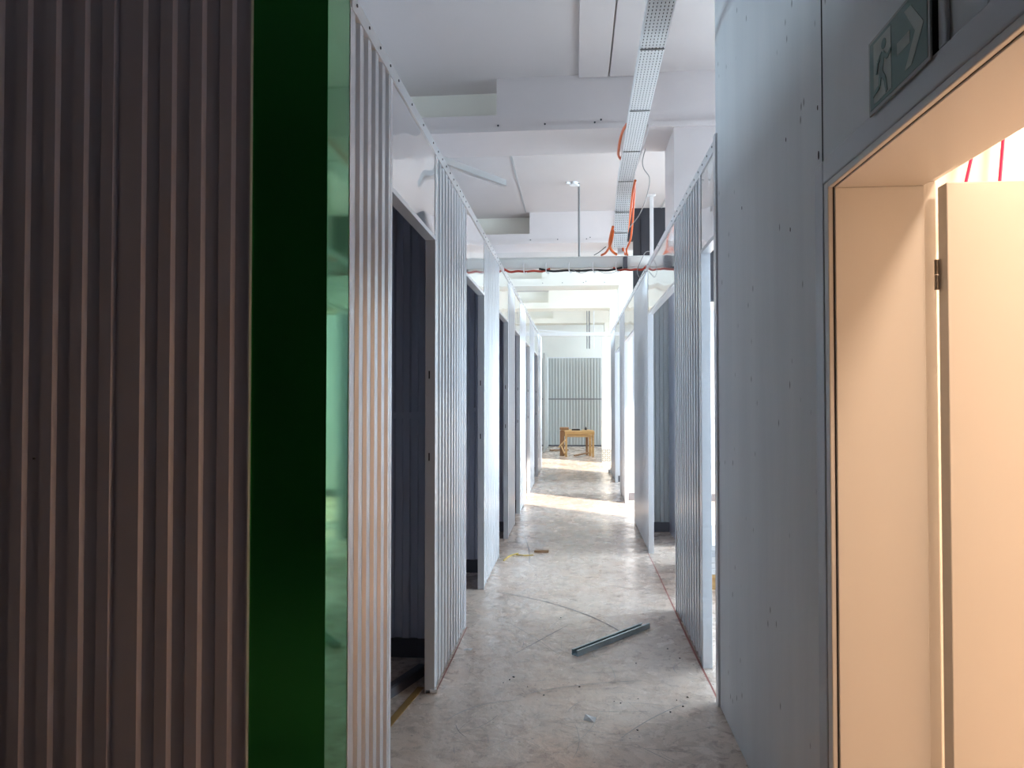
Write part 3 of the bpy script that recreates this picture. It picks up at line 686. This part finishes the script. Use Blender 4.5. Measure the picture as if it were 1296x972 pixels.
# ------------------------------------------------------------------ loose things
# galvanised channel on the floor
root = thing('metal_channel', 'short grey galvanised channel lying loose in the middle of the corridor floor', 'metal channel', (.22, 4.46, 0))
p, q_ = Vector((-.005, 4.19, 0)), Vector((.445, 4.72, 0)); dv = (q_ - p).normalized(); sd = Vector((dv.y, -dv.x, 0))
b = MB(); up = Vector((0, 0, 1))
b.bar(p + up * .002, q_ + up * .002, .046, .003)
b.bar(p + up * .017 + sd * .0225, q_ + up * .017 + sd * .0225 + dv * .03, .0025, .030); b.bar(p + up * .017 - sd * .0225, q_ + up * .017 - sd * .0225, .0025, .030)
b.bar(p + up * .032 + sd * .017, q_ + up * .032 + sd * .017 + dv * .03, .012, .0025); b.bar(p + up * .032 - sd * .017, q_ + up * .032 - sd * .017, .012, .0025)
b.build('channel_profile', GALV, root)
# dark profile inside the first unit
root = thing('metal_profile', 'dark metal profile on the floor just inside the first doorway past the green post', 'metal profile', (-.93, 3.5, 0))
b = MB(); b.bar((-1.02, 3.28, .026), (-.83, 3.84, .026), .05, .05); b.bar((-1.02, 3.28, .0535), (-.83, 3.84, .0535), .04, .004, 0); b.build('profile_body', DARKRAIL, root, bevel=.004)
b = MB(); b.bar((-1.16, 3.95, .02), (-1.06, 3.80, .10), .02, .012); b.build('bent_end', GALV, root)
b = MB(); b.bar((-.86, 3.2, .002), (-.80, 3.66, .002), .035, .004); tag(b.build('ochre_strip', OCHRE), 'dull ochre strip on the floor at the first doorway past the green post', 'strip')
# small debris
root = thing('plastic_cap', 'tiny white cap with a black tip on the floor by the first doorway jamb', 'cap', (-.74, 3.59, 0))
b = MB(); b.tube([(-.738, 3.595, .011), (-.705, 3.602, .011)], .011, 12); b.build('cap_body', WHITE, root)
b = MB(); b.tube([(-.758, 3.59, .009), (-.7385, 3.595, .009)], .008, 10); b.build('tip', CHIP, root)
b = MB(); b.add([(.035, 3.36, .001), (.085, 3.335, .002), (.095, 3.37, .010), (.045, 3.40, .012), (.062, 3.365, .012)], [(0, 1, 4), (1, 2, 4), (2, 3, 4), (3, 0, 4), (3, 2, 1, 0)]); tag(b.build('foil_scrap', WHITE), 'crumpled white scrap on the open floor in front of the metal channel', 'scrap')
b = MB(); b.add([(-.665, 4.215, .001), (-.62, 4.215, .001), (-.61, 4.24, .008), (-.66, 4.235, .006), (-.64, 4.225, .01)], [(0, 1, 4), (1, 2, 4), (2, 3, 4), (3, 0, 4), (3, 2, 1, 0)]); tag(b.build('paper_scrap', WHITE), 'small pale scrap beside the foot of the panel after the first doorway', 'scrap')
b = MB(); b.box(-.40, -.26, 6.93, 6.99, 0, .018); tag(b.build('wood_offcut', WOODD, bevel=.003), 'flat brown offcut on the corridor floor by the third doorway', 'offcut')
b = MB(); b.box(.66, .76, 14.35, 14.5, 0, .07); b.box(.70, .755, 14.36, 14.49, .0705, .10); tag(b.build('stone_block', JOINT, bevel=.012), 'small grey block at the foot of the last panel before the white pillar', 'block')
for pts, lb in (([(-.66, 6.55), (-.62, 6.75), (-.55, 6.86)], 'curved yellow strap at the foot of the second panel past the green post'), ([(-.56, 6.80), (-.48, 6.78), (-.40, 6.80)], 'short straight yellow strap lying beside the curved one')):
    q = MB(); q.tube(spline([(x, y, .006) for x, y in pts], 5), .005, 6); tag(q.build('strap_piece', YELLOW), lb, 'strap')
for x, y in ((-.35, 3.80), (-.33, 3.84), (-.38, 3.76), (-.25, 3.72), (.19, 3.58), (.22, 3.56), (.31, 3.62), (.45, 3.48), (.5, 3.62), (.52, 3.55), (.56, 3.66), (.28, 3.28), (-.16, 3.62), (.02, 3.74), (.34, 4.1), (.55, 4.35), (.6, 4.2), (-.1, 4.9)):
    s = R.uniform(.002, .0045); a = R.uniform(0, 3)
    b = MB(); b.prism([(s * math.cos(a), s * 2 * math.sin(a)), (s * 2 * math.cos(a + 2), s * math.sin(a + 2)), (s * math.cos(a + 4.1), s * 1.6 * math.sin(a + 4.1))], lambda u, v, h: (x + u, y + v, h), 0, s)
    tag(b.build('stone_chip', CHIP), 'tiny dark chip scattered on the worn corridor floor', 'chip', 'dark chips on the corridor floor')

# wooden trestle
root = thing('wooden_trestle', 'rough pine trestle table standing before the grey end wall', 'trestle table', (.09, 18.55, 0))
TY0, TY1 = 18.30, 18.85
for x0, y0, w_, nm in ((-.262, TY0, .055, WOOD), (.425, TY0, .055, WOOD), (-.40, TY1 - .05, .06, WOODD), (.275, TY1 - .05, .06, WOODD)):
    b = MB(); b.box(x0, x0 + w_, y0, y0 + .05, 0, .62); b.build('leg', nm, root, bevel=.004)
b = MB(); b.box(.345, .415, TY0 + .25, TY0 + .30, 0, .62); b.build('leg', WOOD, root, bevel=.004)
b = MB(); b.box(-.265, .49, TY0 - .026, TY0 - .0005, .575, .645); b.build('front_rail', WOOD, root, bevel=.003)
b = MB(); b.box(-.262, .47, TY0 + .0505, TY0 + .075, .50, .56); b.build('inner_rail', WOODP, root, bevel=.003)
b = MB(); b.box(-.40, .36, TY1, TY1 + .028, .50, .62); b.build('rear_rail', WOODD, root, bevel=.003)
for k in range(4):
    b = MB(); x0 = -.262 - .035 * k; b.box(x0, x0 + .745, TY0 - .026 + k * .148, TY0 + .116 + k * .148, .6455, .672 + .004 * (k % 2)); b.build('top_plank', WOOD if k % 2 else WOODP, root, bevel=.003)
b = MB(); b.bar((-.425, TY0 + .06, .24), (-.25, TY0 - .01, .43), .03, .075, up=(0, 1, 0)); b.build('brace', WOODP, root)
b = MB(); b.bar((-.36, TY0 + .30, .26), (-.27, TY0 + .12, .06), .03, .075, up=(0, 1, 0)); b.build('brace', WOODP, root)
b = MB(); b.bar((.44, TY0 + .20, .06), (.36, TY1 - .1, .46), .03, .055, up=(0, 1, 0)); b.build('brace', WOODP, root)
b = MB(); b.box(-.40, -.285, TY0 + .25, TY0 + .31, 0, .66); b.build('side_post', WOODD, root, bevel=.004)
b = MB(); b.box(-.40, -.17, TY0 + .13, TY0 + .42, .6775, .745); tag(b.build('timber_block', WOODD, bevel=.005), 'brown timber block resting on the trestle end', 'timber block')
root = thing('hand_tool', 'dark long tool lying on the trestle top', 'tool', (0, TY0 + .05, .655))
b = MB(); b.box(-.09, .12, TY0 + .03, TY0 + .08, .673, .715); b.build('tool_body', DARKT, root, bevel=.006)
b = MB(); b.tube([(.12, TY0 + .055, .69), (.17, TY0 + .055, .69)], .012, 8); b.build('tool_tip', GALV, root)
root = thing('glue_bottle', 'small dark bottle standing on the trestle, apart from the long tool', 'bottle', (.27, TY0 + .2, .655))
b = MB(); b.tube([(.27, TY0 + .2, .677), (.27, TY0 + .2, .735)], .03, 12); b.build('bottle_body', DARKT, root)
b = MB(); b.tube([(.27, TY0 + .2, .7355), (.27, TY0 + .2, .76)], .015, 10); b.build('bottle_cap', DARKT, root)
b = MB(); b.bar((-.02, TY0 + .02, .03), (.36, TY0 + .30, .09), .09, .025); tag(b.build('plank', WOODD), 'brown plank lying slanted on the floor under the trestle', 'plank')
b = MB(); b.bar((-.20, 20.5, .02), (-.72, 20.3, .02), .06, .03); tag(b.build('plank', WOODD), 'short plank on the floor behind the trestle by the side wall', 'plank')

# stacked sheets on a pallet behind the first slim opening
root = thing('wooden_pallet', 'wooden pallet glimpsed through the slim opening past the concrete wall', 'pallet', (1.45, 6.1, 0))
for k in range(3):
    b = MB(); b.box(1.0 + k * .42, 1.1 + k * .42, 5.72, 6.6, 0, .095); b.build('runner', WOOD, root)
for k in range(5):
    b = MB(); b.box(.98, 1.96, 5.70 + k * .19, 5.82 + k * .19, .0955, .118); b.build('deck_board', WOOD, root)
for k in range(5):
    b = MB(); b.box(.99, 1.94, 5.71, 6.6, .119 + k * .046, .163 + k * .046)
    tag(b.build('stacked_sheet', WHITE if k != 3 else GLASSF, bevel=.003), 'white sheet in the stack on the pallet past the concrete wall', 'sheet', 'white sheets stacked on the pallet')

# ------------------------------------------------------------------ light
wd = bpy.data.worlds.new('daylight'); sc.world = wd; wd.use_nodes = True
wd.node_tree.nodes['Background'].inputs[0].default_value = (0.66, 0.85, 1.0, 1)
wd.node_tree.nodes['Background'].inputs[1].default_value = 15.0
for k, (a, bb, WZ0, WZ1) in enumerate(WIN):
    l = bpy.data.lights.new('window_portal', 'AREA'); l.shape = 'RECTANGLE'; l.size = WZ1 - WZ0; l.size_y = bb - a; l.cycles.is_portal = True
    o = bpy.data.objects.new('window_portal', l); COL.objects.link(o); o.location = (WX1 + .26, (a + bb) / 2, (WZ0 + WZ1) / 2); o.rotation_euler = (0, math.pi / 2, 0)
sun = bpy.data.lights.new('sun', 'SUN'); sun.energy = 11; sun.angle = .02; sun.color = (1, .90, .76)
so = bpy.data.objects.new('sun', sun); COL.objects.link(so); el = math.radians(25)
dirv = Vector((-1.42, 1.0, 0)).normalized() * math.cos(el) + Vector((0, 0, -math.sin(el)))
so.rotation_euler = dirv.to_track_quat('-Z', 'Y').to_euler()
for k, (a, bb) in enumerate(ADDED_LWIN):  # portals for the added high windows
    l = bpy.data.lights.new('window_portal', 'AREA'); l.shape = 'RECTANGLE'; l.size = LZ1 - LZ0; l.size_y = bb - a; l.cycles.is_portal = True
    o = bpy.data.objects.new('window_portal', l); COL.objects.link(o); o.location = (WX0 - .21, (a + bb) / 2, (LZ0 + LZ1) / 2); o.rotation_euler = (0, -math.pi / 2, 0)
for lx, ly, pw in ((1.35, .9, 22), (3.2, .5, 3), (2.3, 2.4, 54)):
    l = bpy.data.lights.new('room_lamp', 'AREA'); l.shape = 'DISK'; l.size = .26; l.energy = pw; l.color = (1, .72, .51)
    o = bpy.data.objects.new('room_lamp', l); COL.objects.link(o); o.location = (lx, ly, RZ - .045)

# ------------------------------------------------------------------ camera
cam = bpy.data.cameras.new('camera'); cam.sensor_width = 36; cam.lens = 36 * 900 / 1296
co = bpy.data.objects.new('camera', cam); COL.objects.link(co)
v = Vector(((728 - 648) / 900, -(504 - 486) / 900, -1)).normalized()    # the corridor axis in camera space
z = Vector((0, -v.z, v.y)).normalized(); x = v.cross(z)
M = Matrix((x, v, z))
co.matrix_world = Matrix.Translation((0, 0, 1.5)) @ M.to_4x4()
cam.clip_start = .02; cam.clip_end = 100
sc.camera = co
sc.view_settings.view_transform = 'Standard'; sc.view_settings.look = 'None'; sc.view_settings.gamma = 1; sc.view_settings.use_curve_mapping = False
sc.view_settings.exposure = 0.37
sc.cycles.max_bounces = 14; sc.cycles.diffuse_bounces = 8; sc.cycles.glossy_bounces = 6
sc.cycles.sample_clamp_indirect = 4; sc.cycles.blur_glossy = 2.0
